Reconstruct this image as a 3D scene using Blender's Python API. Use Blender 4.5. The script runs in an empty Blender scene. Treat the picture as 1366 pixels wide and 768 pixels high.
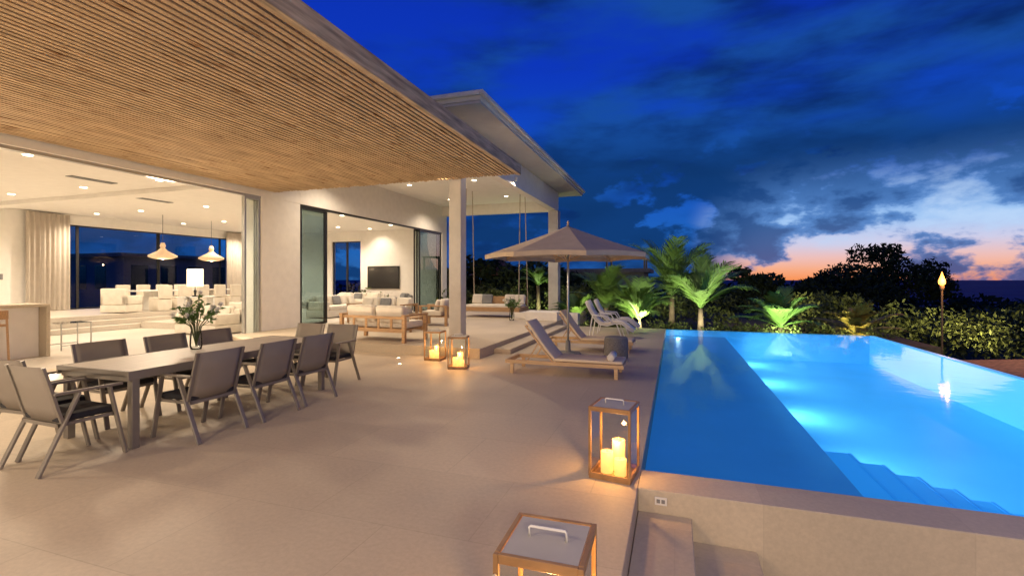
import bpy, math, random
import numpy as np
from mathutils import Vector
R=random.Random(7)
S=bpy.context.scene; C=S.collection
S.view_settings.view_transform='Standard'; S.view_settings.look='None'; S.view_settings.exposure=0

# ---------------------------------------------------------------- materials
def mat(name,col,rough=.6,metal=0.,var=.12,scale=5.,bump=0.,bscale=60.,emit=None,es=0.,stretch=None,spec=.5):
    m=bpy.data.materials.new(name); m.use_nodes=True; N=m.node_tree.nodes; L=m.node_tree.links
    b=N['Principled BSDF']; b.inputs['Roughness'].default_value=rough; b.inputs['Metallic'].default_value=metal; b.inputs['Specular IOR Level'].default_value=spec
    tc=N.new('ShaderNodeTexCoord'); src=tc.outputs['Object']
    if stretch:
        mp=N.new('ShaderNodeMapping'); mp.inputs['Scale'].default_value=stretch; L.new(src,mp.inputs['Vector']); src=mp.outputs[0]
    n=N.new('ShaderNodeTexNoise'); n.inputs['Scale'].default_value=scale; n.inputs['Detail'].default_value=6
    L.new(src,n.inputs['Vector'])
    r=N.new('ShaderNodeValToRGB'); L.new(n.outputs['Fac'],r.inputs[0])
    r.color_ramp.elements[0].position=.3; r.color_ramp.elements[1].position=.7
    r.color_ramp.elements[0].color=(*[c*(1-var) for c in col],1); r.color_ramp.elements[1].color=(*[min(1,c*(1+var)) for c in col],1)
    L.new(r.outputs[0],b.inputs['Base Color'])
    if bump:
        n2=N.new('ShaderNodeTexNoise'); n2.inputs['Scale'].default_value=bscale; n2.inputs['Detail'].default_value=4
        L.new(src,n2.inputs['Vector'])
        bp=N.new('ShaderNodeBump'); bp.inputs['Strength'].default_value=bump; bp.inputs['Distance'].default_value=.01
        L.new(n2.outputs['Fac'],bp.inputs['Height']); L.new(bp.outputs[0],b.inputs['Normal'])
    if emit:
        b.inputs['Emission Color'].default_value=(*emit,1); b.inputs['Emission Strength'].default_value=es
    return m

M={}
M['stucco']=mat('white_stucco',(.82,.77,.69),.8,var=.04,bump=.08,bscale=80,spec=.2)
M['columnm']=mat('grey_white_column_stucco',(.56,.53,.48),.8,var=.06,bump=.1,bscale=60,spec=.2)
M['inner']=mat('interior_white_paint',(.84,.81,.76),.7,var=.03)
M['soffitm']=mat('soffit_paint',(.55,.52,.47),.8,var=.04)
M['taupe']=mat('taupe_metal',(.21,.185,.155),.45,.2,var=.08)
M['sling']=mat('taupe_sling_fabric',(.27,.235,.195),.85,var=.05,spec=.1)
M['black']=mat('black_cushion',(.018,.018,.022),.85,var=.3,bump=.2,bscale=100)
M['tabletop']=mat('table_slat_top',(.46,.40,.33),.45,var=.10,scale=3,stretch=(12,1,1))
M['teak']=mat('teak_wood',(.58,.38,.20),.5,var=.2,scale=5,stretch=(1,14,14),bump=.2)
M['brass']=mat('lantern_wood',(.34,.19,.08),.45,.1,var=.3,scale=6)
M['white']=mat('white_powder_coat',(.72,.70,.66),.5,var=.05)
M['lidm']=mat('grey_lantern_lid',(.46,.43,.38),.5,var=.08)
M['cushion']=mat('cream_cushion',(.72,.66,.56),.9,var=.07,bump=.3,bscale=120)
M['greycush']=mat('grey_cushion',(.22,.22,.22),.9,var=.12,bump=.3,bscale=120)
M['loungefab']=mat('lounger_fabric',(.74,.60,.42),.9,var=.05,bump=.2,bscale=150,spec=.0)
M['canopy']=mat('umbrella_canvas',(.46,.37,.28),.9,var=.05,spec=.1)
M['dark']=mat('dark_bronze_frame',(.05,.05,.05),.35,.7,var=.1)
M['darkwood']=mat('slat_gap_shade_wood',(.03,.022,.016),.85,var=.3,scale=3)  # shade above the pergola slats is put into this dark colour
M['tv']=mat('tv_screen',(.008,.008,.01),.15,0,var=.1)
M['curtain']=mat('linen_curtain',(.50,.44,.37),.9,var=.06)
M['rattan']=mat('rattan',(.62,.45,.28),.7,var=.3,scale=30,bump=.5,emit=(1,.65,.35),es=.35)
M['roofm']=mat('roof_shingle',(.16,.15,.14),.8,var=.2,bump=.3)
M['fascia']=mat('roof_fascia_paint',(.74,.69,.60),.6,var=.05)
M['pfascia']=mat('weathered_fascia_board',(.46,.34,.21),.75,var=.5,scale=2.5,stretch=(8,.7,8),bump=.3,bscale=20)
M['thatch']=mat('brown_roof',(.26,.12,.07),.9,var=.3,scale=10,bump=.5)
M['leaf']=mat('leaf_green',(.07,.09,.025),.6,var=.65,scale=.5,spec=.2)
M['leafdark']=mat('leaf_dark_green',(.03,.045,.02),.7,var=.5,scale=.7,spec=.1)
M['palm']=mat('palm_green',(.10,.19,.04),.5,var=.4,scale=2)
M['palmy']=mat('palm_yellow',(.26,.22,.05),.5,var=.3,scale=2)
M['trunk']=mat('tree_bark',(.12,.09,.06),.9,var=.3,bump=.6,bscale=20)
M['soil']=mat('soil_mulch',(.06,.045,.03),.95,var=.4,scale=8,bump=.6)
M['groundm']=mat('scrub_ground',(.035,.045,.02),.95,var=.5,scale=.3)
M['steel']=mat('brushed_steel',(.5,.5,.48),.35,.7,var=.05)
M['polem']=mat('dark_bamboo_pole',(.07,.045,.025),.7,var=.2)
M['lamp']=mat('lit_lens',(1,.9,.7),.5,var=.01,emit=(1,.85,.6),es=12)
M['shade']=mat('lit_lamp_shade',(.9,.8,.6),.8,var=.02,emit=(1,.80,.5),es=2.2)
M['candle']=mat('candle_wax',(.8,.5,.2),.6,var=.05,emit=(1,.48,.12),es=1.3)
M['flame']=mat('flame',(1,.5,.1),.6,var=.05,emit=(1,.36,.05),es=5)
M['neigh']=mat('neighbour_wall',(.16,.16,.17),.8,var=.1)
M['rope']=mat('rope',(.45,.38,.28),.9,var=.2)
M['flower']=mat('white_petals',(.85,.82,.75),.7,var=.05)
M['orangewood']=mat('warm_wood',(.42,.25,.12),.5,var=.25,stretch=(1,10,10))

def stone(name,col,joint=.72,rough=.55,spec=.25):
    m=mat(name,col,rough,var=.06,scale=.7,bump=.04,bscale=30,spec=spec); N=m.node_tree.nodes; L=m.node_tree.links
    b=N['Principled BSDF']; ramp=[n for n in N if n.type=='VALTORGB'][0]
    tc=[n for n in N if n.type=='TEX_COORD'][0]
    br=N.new('ShaderNodeTexBrick'); br.inputs['Scale'].default_value=1
    br.inputs['Brick Width'].default_value=1.2; br.inputs['Row Height'].default_value=.9; br.inputs['Mortar Size'].default_value=.004
    br.inputs['Color1'].default_value=(.92,.92,.92,1); br.inputs['Color2'].default_value=(1,1,1,1); br.inputs['Mortar'].default_value=(joint,joint,joint,1)
    L.new(tc.outputs['Object'],br.inputs['Vector'])
    fn=N.new('ShaderNodeTexNoise'); fn.inputs['Scale'].default_value=28; fn.inputs['Detail'].default_value=6; fn.inputs['Roughness'].default_value=.7; L.new(tc.outputs['Object'],fn.inputs['Vector'])
    fr=N.new('ShaderNodeValToRGB'); fr.color_ramp.elements[0].color=(.91,.91,.91,1); fr.color_ramp.elements[1].color=(1.04,1.04,1.04,1)
    fr.color_ramp.elements[0].position=.35; fr.color_ramp.elements[1].position=.65; L.new(fn.outputs['Fac'],fr.inputs[0])
    m1=N.new('ShaderNodeMix'); m1.data_type='RGBA'; m1.blend_type='MULTIPLY'; m1.inputs[0].default_value=1
    L.new(ramp.outputs[0],m1.inputs[6]); L.new(br.outputs['Color'],m1.inputs[7])
    m2=N.new('ShaderNodeMix'); m2.data_type='RGBA'; m2.blend_type='MULTIPLY'; m2.inputs[0].default_value=1
    L.new(m1.outputs[2],m2.inputs[6]); L.new(fr.outputs[0],m2.inputs[7]); L.new(m2.outputs[2],b.inputs['Base Color'])
    return m
M['stone']=stone('stone_paving',(.545,.455,.34),.82)
M['stonewall']=stone('stone_cladding',(.57,.49,.37),.88)
M['infloor']=stone('interior_stone_floor',(.60,.54,.46),.88,.35,.4)

def knotty():
    m=mat('knotty_pergola_wood',(.50,.355,.21),.8,var=.22,scale=1.2,stretch=(5,1,5),bump=.1,bscale=20,spec=.1)
    N=m.node_tree.nodes; L=m.node_tree.links; b=N['Principled BSDF']; ramp=[n for n in N if n.type=='VALTORGB'][0]
    tc=[n for n in N if n.type=='TEX_COORD'][0]
    mp=N.new('ShaderNodeMapping'); mp.inputs['Scale'].default_value=(9,2.4,1); L.new(tc.outputs['Object'],mp.inputs['Vector'])
    n=N.new('ShaderNodeTexNoise'); n.inputs['Scale'].default_value=1.2; n.inputs['Detail'].default_value=2; L.new(mp.outputs[0],n.inputs['Vector'])
    r=N.new('ShaderNodeValToRGB'); r.color_ramp.elements[0].position=.60; r.color_ramp.elements[1].position=.76
    r.color_ramp.elements[0].color=(1,1,1,1); r.color_ramp.elements[1].color=(.45,.30,.19,1); L.new(n.outputs['Fac'],r.inputs[0])
    mx=N.new('ShaderNodeMix'); mx.data_type='RGBA'; mx.blend_type='MULTIPLY'; mx.inputs[0].default_value=1
    L.new(ramp.outputs[0],mx.inputs[6]); L.new(r.outputs[0],mx.inputs[7]); L.new(mx.outputs[2],b.inputs['Base Color'])
    return m
M['slat']=knotty()

M['tile']=mat('pool_mosaic_glow',(.18,.54,.82),.4,var=.10,scale=.8,emit=(.014,.28,.65),es=.64)  # emission in all five pool tiles stands in for underwater light glow
M['tilerim']=mat('pool_rim_mosaic_glow',(.2,.55,.8),.4,var=.05,scale=.8,emit=(.04,.33,.66),es=.9)  # lit look of the inner pool wall, put in as stronger emission
M['tileshelf']=mat('pool_shelf_mosaic_glow',(.05,.24,.45),.4,var=.10,scale=1.2,emit=(.010,.085,.26),es=.95)
M['tilestep']=mat('pool_step_mosaic_glow',(.08,.32,.6),.4,var=.05,scale=2,emit=(.006,.165,.48),es=1.0)
M['tilenose']=mat('pool_step_nosing_glow',(.05,.3,.6),.4,var=.05,scale=2,emit=(.005,.13,.42),es=1.0)

def glassmat(name,tint,refl=1.0,rough=.01,bump=0,bscale=3.):
    m=bpy.data.materials.new(name); m.use_nodes=True; N=m.node_tree.nodes; L=m.node_tree.links
    N.remove(N['Principled BSDF']); out=N['Material Output']
    t=N.new('ShaderNodeBsdfTransparent'); t.inputs[0].default_value=(*tint,1)
    g=N.new('ShaderNodeBsdfGlossy'); g.inputs['Roughness'].default_value=rough
    f=N.new('ShaderNodeFresnel'); f.inputs['IOR'].default_value=1.33
    mu=N.new('ShaderNodeMath'); mu.operation='MULTIPLY'; mu.inputs[1].default_value=refl; L.new(f.outputs[0],mu.inputs[0])
    mx=N.new('ShaderNodeMixShader'); L.new(mu.outputs[0],mx.inputs[0]); L.new(t.outputs[0],mx.inputs[1]); L.new(g.outputs[0],mx.inputs[2]); L.new(mx.outputs[0],out.inputs[0])
    if bump:
        tc=N.new('ShaderNodeTexCoord'); n=N.new('ShaderNodeTexNoise'); n.inputs['Scale'].default_value=bscale; n.inputs['Detail'].default_value=3
        L.new(tc.outputs['Object'],n.inputs['Vector'])
        bp=N.new('ShaderNodeBump'); bp.inputs['Strength'].default_value=bump; bp.inputs['Distance'].default_value=.02
        L.new(n.outputs['Fac'],bp.inputs['Height']); L.new(bp.outputs[0],g.inputs['Normal'])
    return m
M['water']=glassmat('pool_water',(.87,.97,1.),.75,.05,bump=.14,bscale=2.2)
M['glass']=glassmat('clear_glass',(.93,.96,.95),1.2,.0)
M['glassdoor']=glassmat('sliding_door_glass',(.66,.75,.76),2.0,.0)
M['sea']=mat('sea_water',(.02,.08,.18),.9,var=.2,scale=.02,spec=.05)

# ---------------------------------------------------------------- mesh helper
class MB:
    def __init__(s): s.v=[]; s.f=[]
    def add(s,v,f):
        o=len(s.v); s.v+= [tuple(x) for x in v]; s.f+=[tuple(i+o for i in q) for q in f]; return s
    def box(s,x0,x1,y0,y1,z0,z1):
        return s.add([(x0,y0,z0),(x1,y0,z0),(x1,y1,z0),(x0,y1,z0),(x0,y0,z1),(x1,y0,z1),(x1,y1,z1),(x0,y1,z1)],
          [(0,3,2,1),(4,5,6,7),(0,1,5,4),(1,2,6,5),(2,3,7,6),(3,0,4,7)])
    def beam(s,p,q,w,h,up=(0,0,1)):
        p=Vector(p);q=Vector(q);d=(q-p).normalized();u=Vector(up)
        a=d.cross(u)
        if a.length<1e-4: a=d.cross(Vector((0,1,0)))
        a.normalize(); b=a.cross(d).normalized(); a*=w/2; b*=h/2
        return s.add([p-a-b,p+a-b,p+a+b,p-a+b,q-a-b,q+a-b,q+a+b,q-a+b],[(0,1,2,3),(7,6,5,4),(0,4,5,1),(1,5,6,2),(2,6,7,3),(3,7,4,0)])
    def tube(s,pts,rs,n=8):
        pts=[Vector(p) for p in pts]; o=len(s.v)
        for i,p in enumerate(pts):
            d=(pts[min(i+1,len(pts)-1)]-pts[max(i-1,0)]).normalized()
            a=d.cross(Vector((0,0,1)))
            if a.length<1e-3: a=Vector((1,0,0))
            a.normalize(); b=d.cross(a).normalized(); r=rs[i] if isinstance(rs,(list,tuple)) else rs
            for k in range(n):
                t=2*math.pi*k/n; s.v.append(tuple(p+a*math.cos(t)*r+b*math.sin(t)*r))
        for i in range(len(pts)-1):
            for k in range(n):
                k2=(k+1)%n; s.f.append((o+i*n+k,o+i*n+k2,o+(i+1)*n+k2,o+(i+1)*n+k))
        s.f.append(tuple(o+k for k in range(n-1,-1,-1))); s.f.append(tuple(o+(len(pts)-1)*n+k for k in range(n)))
        return s
    def lathe(s,prof,n=20,c=(0,0,0)):
        o=len(s.v)
        for r,z in prof:
            for k in range(n):
                t=2*math.pi*k/n; s.v.append((c[0]+r*math.cos(t),c[1]+r*math.sin(t),c[2]+z))
        for i in range(len(prof)-1):
            for k in range(n):
                k2=(k+1)%n; s.f.append((o+i*n+k,o+i*n+k2,o+(i+1)*n+k2,o+(i+1)*n+k))
        return s
def build(name,mb,m,parent=None,bevel=0,smooth=False,solid=0,sub=0,**kw):
    me=bpy.data.meshes.new(name); me.from_pydata(mb.v,[],mb.f); me.update(); me.materials.append(M[m] if isinstance(m,str) else m)
    ob=bpy.data.objects.new(name,me); C.objects.link(ob)
    if smooth:
        for p in me.polygons: p.use_smooth=True
    if solid:
        md=ob.modifiers.new('s','SOLIDIFY'); md.thickness=solid
    if bevel:
        md=ob.modifiers.new('b','BEVEL'); md.width=bevel; md.segments=3 if bevel>.015 else 1; md.limit_method='ANGLE'
        if bevel>.015:
            for p in me.polygons: p.use_smooth=True
    if sub:
        md=ob.modifiers.new('u','SUBSURF'); md.levels=sub; md.render_levels=sub
    if parent: ob.parent=parent
    for k,v in kw.items(): ob[k]=v
    return ob
def thing(name,label,cat,loc=(0,0,0),rz=0,group=None):
    e=bpy.data.objects.new(name,None); e.location=loc; e.rotation_euler=(0,0,math.radians(rz)); C.objects.link(e)
    e.empty_display_size=.2
    e['label']=label; e['category']=cat
    if group: e['group']=group
    return e
def copy_thing(root,loc,rz=0,label=None,scale=None):
    def rec(o,par):
        c=o.copy(); C.objects.link(c)
        if par: c.parent=par
        for ch in list(o.children): rec(ch,c)
        return c
    n=rec(root,None); n.location=loc; n.rotation_euler=(0,0,math.radians(rz))
    if label: n['label']=label
    if scale: n.scale=scale
    return n
def light(kind,loc,power,col=(1,.78,.52),size=.06,target=None,spot=150,blend=.6,parent=None,name='lamp_light'):
    l=bpy.data.lights.new(name,kind); l.energy=power; l.color=col
    if kind in('POINT','SPOT'): l.shadow_soft_size=size
    if kind=='SPOT': l.spot_size=math.radians(spot); l.spot_blend=blend
    o=bpy.data.objects.new(name,l); o.location=loc; C.objects.link(o)
    if target:
        o.rotation_euler=(Vector(target)-Vector(loc)).to_track_quat('-Z','Y').to_euler()
    if parent: o.parent=parent
    return o
struct=dict(kind='structure')

# ---------------------------------------------------------------- camera
cam=bpy.data.cameras.new('camera'); co=bpy.data.objects.new('camera',cam); C.objects.link(co); S.camera=co
co.location=(0,0,1.6); co.rotation_euler=(math.radians(90),0,math.radians(18.73))
cam.sensor_width=36; cam.lens=36*640/1366; cam.shift_y=-11/1366; cam.clip_end=30000; cam.clip_start=.05

# ---------------------------------------------------------------- world
w=bpy.data.worlds.new('World'); S.world=w; w.use_nodes=True; N=w.node_tree.nodes; L=w.node_tree.links
bg=N['Background']
def mth(op,a,b=None,clamp=False):
    n=N.new('ShaderNodeMath'); n.operation=op; n.use_clamp=clamp
    for i,x in enumerate((a,b)):
        if x is None: continue
        if isinstance(x,(int,float)): n.inputs[i].default_value=x
        else: L.new(x,n.inputs[i])
    return n.outputs[0]
def mr(x,a,b,c,d,smooth=True):
    n=N.new('ShaderNodeMapRange'); n.interpolation_type='SMOOTHSTEP' if smooth else 'LINEAR'
    L.new(x,n.inputs[0]); 
    for i,v in enumerate((a,b,c,d)): n.inputs[i+1].default_value=v
    return n.outputs[0]
def ramp(x,st):
    n=N.new('ShaderNodeValToRGB'); e=n.color_ramp.elements
    while len(e)<len(st): e.new(.5)
    for i,(p,c) in enumerate(st): e[i].position=p; e[i].color=(*c,1)
    L.new(x,n.inputs[0]); return n.outputs[0]
def mix(f,a,b):
    n=N.new('ShaderNodeMix'); n.data_type='RGBA'
    if isinstance(f,(int,float)): n.inputs[0].default_value=f
    else: L.new(f,n.inputs[0])
    for i,x in ((6,a),(7,b)):
        if isinstance(x,tuple): n.inputs[i].default_value=(*x,1)
        else: L.new(x,n.inputs[i])
    return n.outputs[2]
def noise(vec,scale,detail,rough=.5,dist=0.):
    n=N.new('ShaderNodeTexNoise'); n.inputs['Scale'].default_value=scale; n.inputs['Detail'].default_value=detail; n.inputs['Roughness'].default_value=rough; n.inputs['Distortion'].default_value=dist
    L.new(vec,n.inputs['Vector']); return n.outputs['Fac']
tc=N.new('ShaderNodeTexCoord'); sp=N.new('ShaderNodeSeparateXYZ'); L.new(tc.outputs['Generated'],sp.inputs[0])
X,Y,Z=sp.outputs; zc=mth('MAXIMUM',Z,0.)
base=ramp(zc,[(0,(.03,.13,.38)),(.06,(.016,.13,.48)),(.2,(.007,.085,.54)),(.4,(.004,.038,.50)),(.7,(.003,.02,.36)),(1,(.002,.012,.22))])
az=math.radians(23); dot=mth('ADD',mth('MULTIPLY',X,math.sin(az)),mth('MULTIPLY',Y,math.cos(az)))
g=mr(dot,.925,.972,0,1); gz=mr(zc,.09,.24,1,0); gm=mth('MULTIPLY',g,gz)
glow=ramp(zc,[(0,(.95,.30,.10)),(.018,(.94,.42,.24)),(.038,(.86,.52,.48)),(.065,(.62,.62,.82)),(.10,(.36,.58,.92)),(.17,(.10,.34,.84))])
sky=mix(gm,base,glow)
den=mth('ADD',zc,.38)
cb=N.new('ShaderNodeCombineXYZ'); L.new(mth('DIVIDE',X,den),cb.inputs[0]); L.new(mth('DIVIDE',Y,den),cb.inputs[1]); L.new(mth('MULTIPLY',Z,4.0),cb.inputs[2])
nA=noise(cb.outputs[0],1.35,8,.52,.1)
nB=noise(cb.outputs[0],3.2,7,.55)
cb2=N.new('ShaderNodeCombineXYZ'); L.new(X,cb2.inputs[0]); L.new(Y,cb2.inputs[1]); L.new(mth('MULTIPLY',Z,1.9),cb2.inputs[2])
nC=noise(cb2.outputs[0],8.5,9,.56,.1)
bias=mr(X,-.6,-.05,-.05,.07)
fA=mth('ADD',nA,bias)
cl=mr(fA,.43,.61,0,1)
ccol=mix(mr(nB,.36,.68,0,1),(.003,.020,.095),(.009,.075,.33))
zb=mr(zc,0,.10,-.04,.04); zb2=mr(zc,.10,.20,0,.06)
cl2=mth('MULTIPLY',mr(mth('ADD',mth('ADD',nC,zb),zb2),.48,.56,0,1),mr(zc,.18,.32,1,0))
ccol2=mix(gm,(.005,.04,.16),mix(mr(nC,.5,.62,1,0),(.02,.08,.27),(.08,.22,.56)))
up=mr(zc,.12,.22,0,1)
holes=mth('MAXIMUM',up,mth('SUBTRACT',1.,gm))
sky=mix(mth('MULTIPLY',mth('MULTIPLY',cl,.90),holes),sky,ccol)
wisp=mth('MULTIPLY',mth('MULTIPLY',mr(nC,.34,.47,1,0),mr(dot,.92,.975,0,1)),mth('MULTIPLY',mr(zc,.04,.09,0,1),mr(zc,.10,.21,1,0)))
sky=mix(mth('MULTIPLY',cl2,.92),sky,ccol2)
sky=mix(mth('MULTIPLY',wisp,.85),sky,(.50,.68,.95))
sky=mix(mr(Z,-.02,0,1,0),sky,(.004,.008,.02))
L.new(sky,bg.inputs[0]); bg.inputs[1].default_value=1.0

sun=bpy.data.lights.new('sun','SUN'); sun.energy=.04; sun.angle=.2; sun.color=(1,.6,.4)
so=bpy.data.objects.new('sun',sun); C.objects.link(so); so.rotation_euler=Vector((-math.sin(az),-math.cos(az),-.08)).to_track_quat('-Z','Y').to_euler()

# ---------------------------------------------------------------- ground, sea
def gz_(x,y):
    d=math.hypot(x,y); return max(-14,-1.8-.035*max(0,d-20))
cs=sorted(set([-3000,-1200,-600,-300]+list(range(-200,201,12))+[300,600,1200,3000]))
mb=MB(); n=len(cs)
for y in cs:
    for x in cs: mb.v.append((x,y,gz_(x,y)+(.4*math.sin(x*.13)*math.cos(y*.11) if math.hypot(x,y)>30 else 0)))
for j in range(n-1):
    for i in range(n-1): mb.f.append((j*n+i,j*n+i+1,(j+1)*n+i+1,(j+1)*n+i))
build('ground',mb,'groundm',**struct)
build('sea',MB().add([(-12000,-12000,-9),(12000,-12000,-9),(12000,12000,-9),(-12000,12000,-9)],[(0,1,2,3)]),'sea',**struct)
build('garden_soil',MB().box(-16,7,16.42,30,-1.9,-.28),'soil',**struct)

# ---------------------------------------------------------------- deck and pool
build('deck',MB().box(-10.6,-.27,-6,16.4,-.6,0),'stone',bevel=.004,**struct)
build('pool_coping',MB().box(-.268,5.6,3.81,4.19,-1.2,0),'stonewall',bevel=.006,**struct)
build('lower_paving',MB().box(-.268,9,-6,3.808,-.9,-.51),'stone',**struct)
mb=MB().box(-.266,.12,-6,3.806,-.508,-.17).box(.122,.556,-6,3.806,-.508,-.34)
build('outdoor_steps',mb,'stonewall',bevel=.006,**struct)
mb=MB()
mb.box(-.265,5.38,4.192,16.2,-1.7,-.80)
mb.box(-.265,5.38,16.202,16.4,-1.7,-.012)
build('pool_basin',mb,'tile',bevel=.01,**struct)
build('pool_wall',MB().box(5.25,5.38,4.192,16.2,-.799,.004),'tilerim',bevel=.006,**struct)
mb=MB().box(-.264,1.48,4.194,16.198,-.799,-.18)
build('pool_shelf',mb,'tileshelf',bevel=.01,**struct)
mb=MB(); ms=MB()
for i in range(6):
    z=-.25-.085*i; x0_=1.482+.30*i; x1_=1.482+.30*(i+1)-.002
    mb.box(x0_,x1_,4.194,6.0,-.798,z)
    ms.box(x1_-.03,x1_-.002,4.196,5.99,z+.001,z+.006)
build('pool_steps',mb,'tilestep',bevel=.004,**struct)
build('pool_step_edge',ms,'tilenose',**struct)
build('water',MB().add([(-.262,4.196,-.008),(5.25,4.196,-.008),(5.25,16.3,-.008),(-.262,16.3,-.008)],[(0,1,2,3)]),'water',**struct)
for i,y in enumerate((7.0,9.6,12.4,15.0)):
    light('SPOT',(1.60,y,-.30),165,(.52,.88,1),.14,target=(4.4,y,-.6),spot=165,blend=1,name='pool_light')
light('POINT',(.1,15.7,-.10),6,(.6,.9,1),.05,name='pool_light')
o=thing('outlet_plate','small white outlet plate on the stone pool wall','outlet',(-.10,3.805,-.075))
build('plate',MB().box(-.045,.045,-.008,0,-.03,.03),'white',o,bevel=.002)
build('socket',MB().box(-.03,-.005,-.011,-.008,-.014,.014).box(.005,.03,-.011,-.008,-.014,.014),'greycush',o)

build('terrace_floor',MB().box(-10.598,-3.74,9.0,21.5,-.3,.2),'stone',bevel=.005,**struct)
build('terrace_step',MB().box(-3.738,-3.36,9.8,15.6,-.1,.1),'stone',bevel=.005,**struct)
mb=MB().box(-22,-10.602,-6,11.2,-.3,-.002).box(-16.9,-10.602,11.202,21,-.3,.2)
build('interior_floor',mb,'infloor',**struct)
mb=MB().box(-22,-16.902,-6,21,-.001,.15).box(-22,-17.3,-6,21,.151,.30).box(-22,-17.7,-6,21,.301,.45)
build('interior_steps',mb,'infloor',bevel=.01,**struct)

# ---------------------------------------------------------------- villa
V=thing('villa','white stucco villa with open sliding walls and a covered loggia','house')
def wall(x0,x1,y0,y1,z0,z1,m='stucco',name='wall'): return build(name,MB().box(x0,x1,y0,y1,z0,z1),m,V,bevel=.006)
wall(-10.9,-10.6,10.14,11.55,.0,3.86)
wall(-10.9,-10.6,-6,11.55,3.862,5.5)
wall(-10.9,-10.6,11.552,21.3,3.862,5.5)
wall(-10.9,-10.6,20.8,21.3,.2,3.86)
wall(-12.1,-10.902,10.9,11.2,.0,4.1,'inner')
wall(-22.3,-22,-6,11.9,-.3,4.1,'inner'); wall(-22.3,-22,19,21.3,-.3,4.1,'inner'); wall(-22.3,-22,11.902,18.998,3.72,4.1,'inner'); wall(-22.3,-22,11.902,18.998,-.3,.44,'inner')
wall(-15.4,-10.902,21,21.3,-.3,4.1,'inner'); wall(-22,-17.2,21,21.3,-.3,4.1,'inner'); wall(-17.198,-15.402,21,21.3,3.6,4.1,'inner'); wall(-17.198,-15.402,21,21.3,-.3,.5,'inner')
wall(-22,-10.9,-6.3,-6,-.3,4.1,'inner')
build('ceiling',MB().box(-22.3,-10.902,-6.3,21.3,4.102,4.3),'inner',V)
build('ceiling_beam',MB().box(-22,-10.902,9.3,9.75,3.98,4.1),'inner',V)
build('loggia_ceiling',MB().box(-10.598,-5.252,11.0,20.7,5.1,5.2),'inner',V)
for (a,b,c,d) in ((-5.25,-4.95,10.7,21.1),(-10.598,-5.252,10.7,10.998),(-10.598,-5.252,20.8,21.1)):
    build('beam',MB().box(a,b,c,d,4.66,5.498),'stucco',V,bevel=.006)
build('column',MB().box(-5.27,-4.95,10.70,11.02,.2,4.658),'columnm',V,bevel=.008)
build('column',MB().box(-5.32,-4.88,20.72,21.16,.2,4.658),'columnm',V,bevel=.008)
x0,x1,y0,y1=-23.5,-4.07,9.8,22.2
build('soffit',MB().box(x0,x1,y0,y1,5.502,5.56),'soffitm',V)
build('fascia',MB().box(x0-.02,x1+.03,y0-.03,y1+.03,5.562,5.72),'fascia',V,bevel=.01)
build('gutter',MB().box(x1+.031,x1+.12,y0-.13,y1+.13,5.65,5.75).box(x0,x1+.03,y0-.13,y0-.031,5.65,5.75),'fascia',V,bevel=.02)
mb=MB(); a=5.722; mb.add([(x0,y0,a),(x1,y0,a),(x1,y1,a),(x0,y1,a),(x0+6,(y0+y1)/2,7.6),(x1-6,(y0+y1)/2,7.6)],[(0,1,5,4),(1,2,5),(2,3,4,5),(3,0,4)])
build('roof',mb,'roofm',V)
build('flat_roof',MB().box(-23,-10.6,-6.5,9.6,5.502,5.65),'roofm',V)
build('door_track',MB().box(-10.75,-10.63,-6,10.138,3.80,3.86),'steel',V)
build('door_track',MB().box(-10.75,-10.63,11.552,20.798,3.80,3.86),'dark',V)
def panel(x,y0,y1,z0,z1,par=V,g='glassdoor',fr='dark',axis='y'):
    d=bpy.data.objects.new('sliding_door',None); C.objects.link(d); d.parent=par
    t=.055
    if axis=='y':
        f=MB().box(x-.025,x+.025,y0,y0+t,z0,z1).box(x-.025,x+.025,y1-t,y1,z0,z1).box(x-.025,x+.025,y0+t,y1-t,z0,z0+t).box(x-.025,x+.025,y0+t,y1-t,z1-t,z1)
        p=MB().add([(x,y0+t,z0+t),(x,y1-t,z0+t),(x,y1-t,z1-t),(x,y0+t,z1-t)],[(0,1,2,3)])
    else:
        f=MB().box(y0,y0+t,x-.025,x+.025,z0,z1).box(y1-t,y1,x-.025,x+.025,z0,z1).box(y0+t,y1-t,x-.025,x+.025,z0,z0+t).box(y0+t,y1-t,x-.025,x+.025,z1-t,z1)
        p=MB().add([(y0+t,x,z0+t),(y1-t,x,z0+t),(y1-t,x,z1-t),(y0+t,x,z1-t)],[(0,1,2,3)])
    build('frame',f,fr,d); build('glass',p,g,d)
    return d
for k in range(3): panel(-10.66-.07*k,11.6+.04*k,12.7+.12*k,.2,3.8)
for k in range(3): panel(-10.66-.07*k,18.7-.1*k,20.75-.04*k,.2,3.8)
for k in range(3): panel(-10.66-.07*k,9.62+.04*k,10.12,.0,3.8,fr='steel',g='glass')
for k,(a,b) in enumerate(((11.9,12.3),(12.3,15.4),(15.4,18.5),(18.5,19.0))):
    panel(-22.1-.03*(k%2),a,b,.45,3.72,g='glass')
panel(21.12,-17.2,-16.3,.5,3.6,g='glass',axis='x'); panel(21.12,-16.3,-15.4,.5,3.6,g='glass',axis='x')
def downlight(x,y,z,p=None,spot=150,col=(1,.83,.63),tgt=None,size=.05,disc=True):
    if disc: build('recessed_light',MB().lathe([(0,0),(.055,0),(.055,-.004),(.075,-.006),(.08,0)],14,(x,y,z-.001)),'lamp',V)
    if p: light('SPOT',(x,y,z-.03),p,col,size,target=tgt or (x,y,0),spot=spot,blend=.8)
for i,x in enumerate((-12.3,-15.2,-18.4,-20.8)):
    for j,y in enumerate((1.5,6,8.6,12.2,15.6,19)):
        downlight(x,y,4.1,530 if (i+j)%2==0 and y>1 else None)
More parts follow.
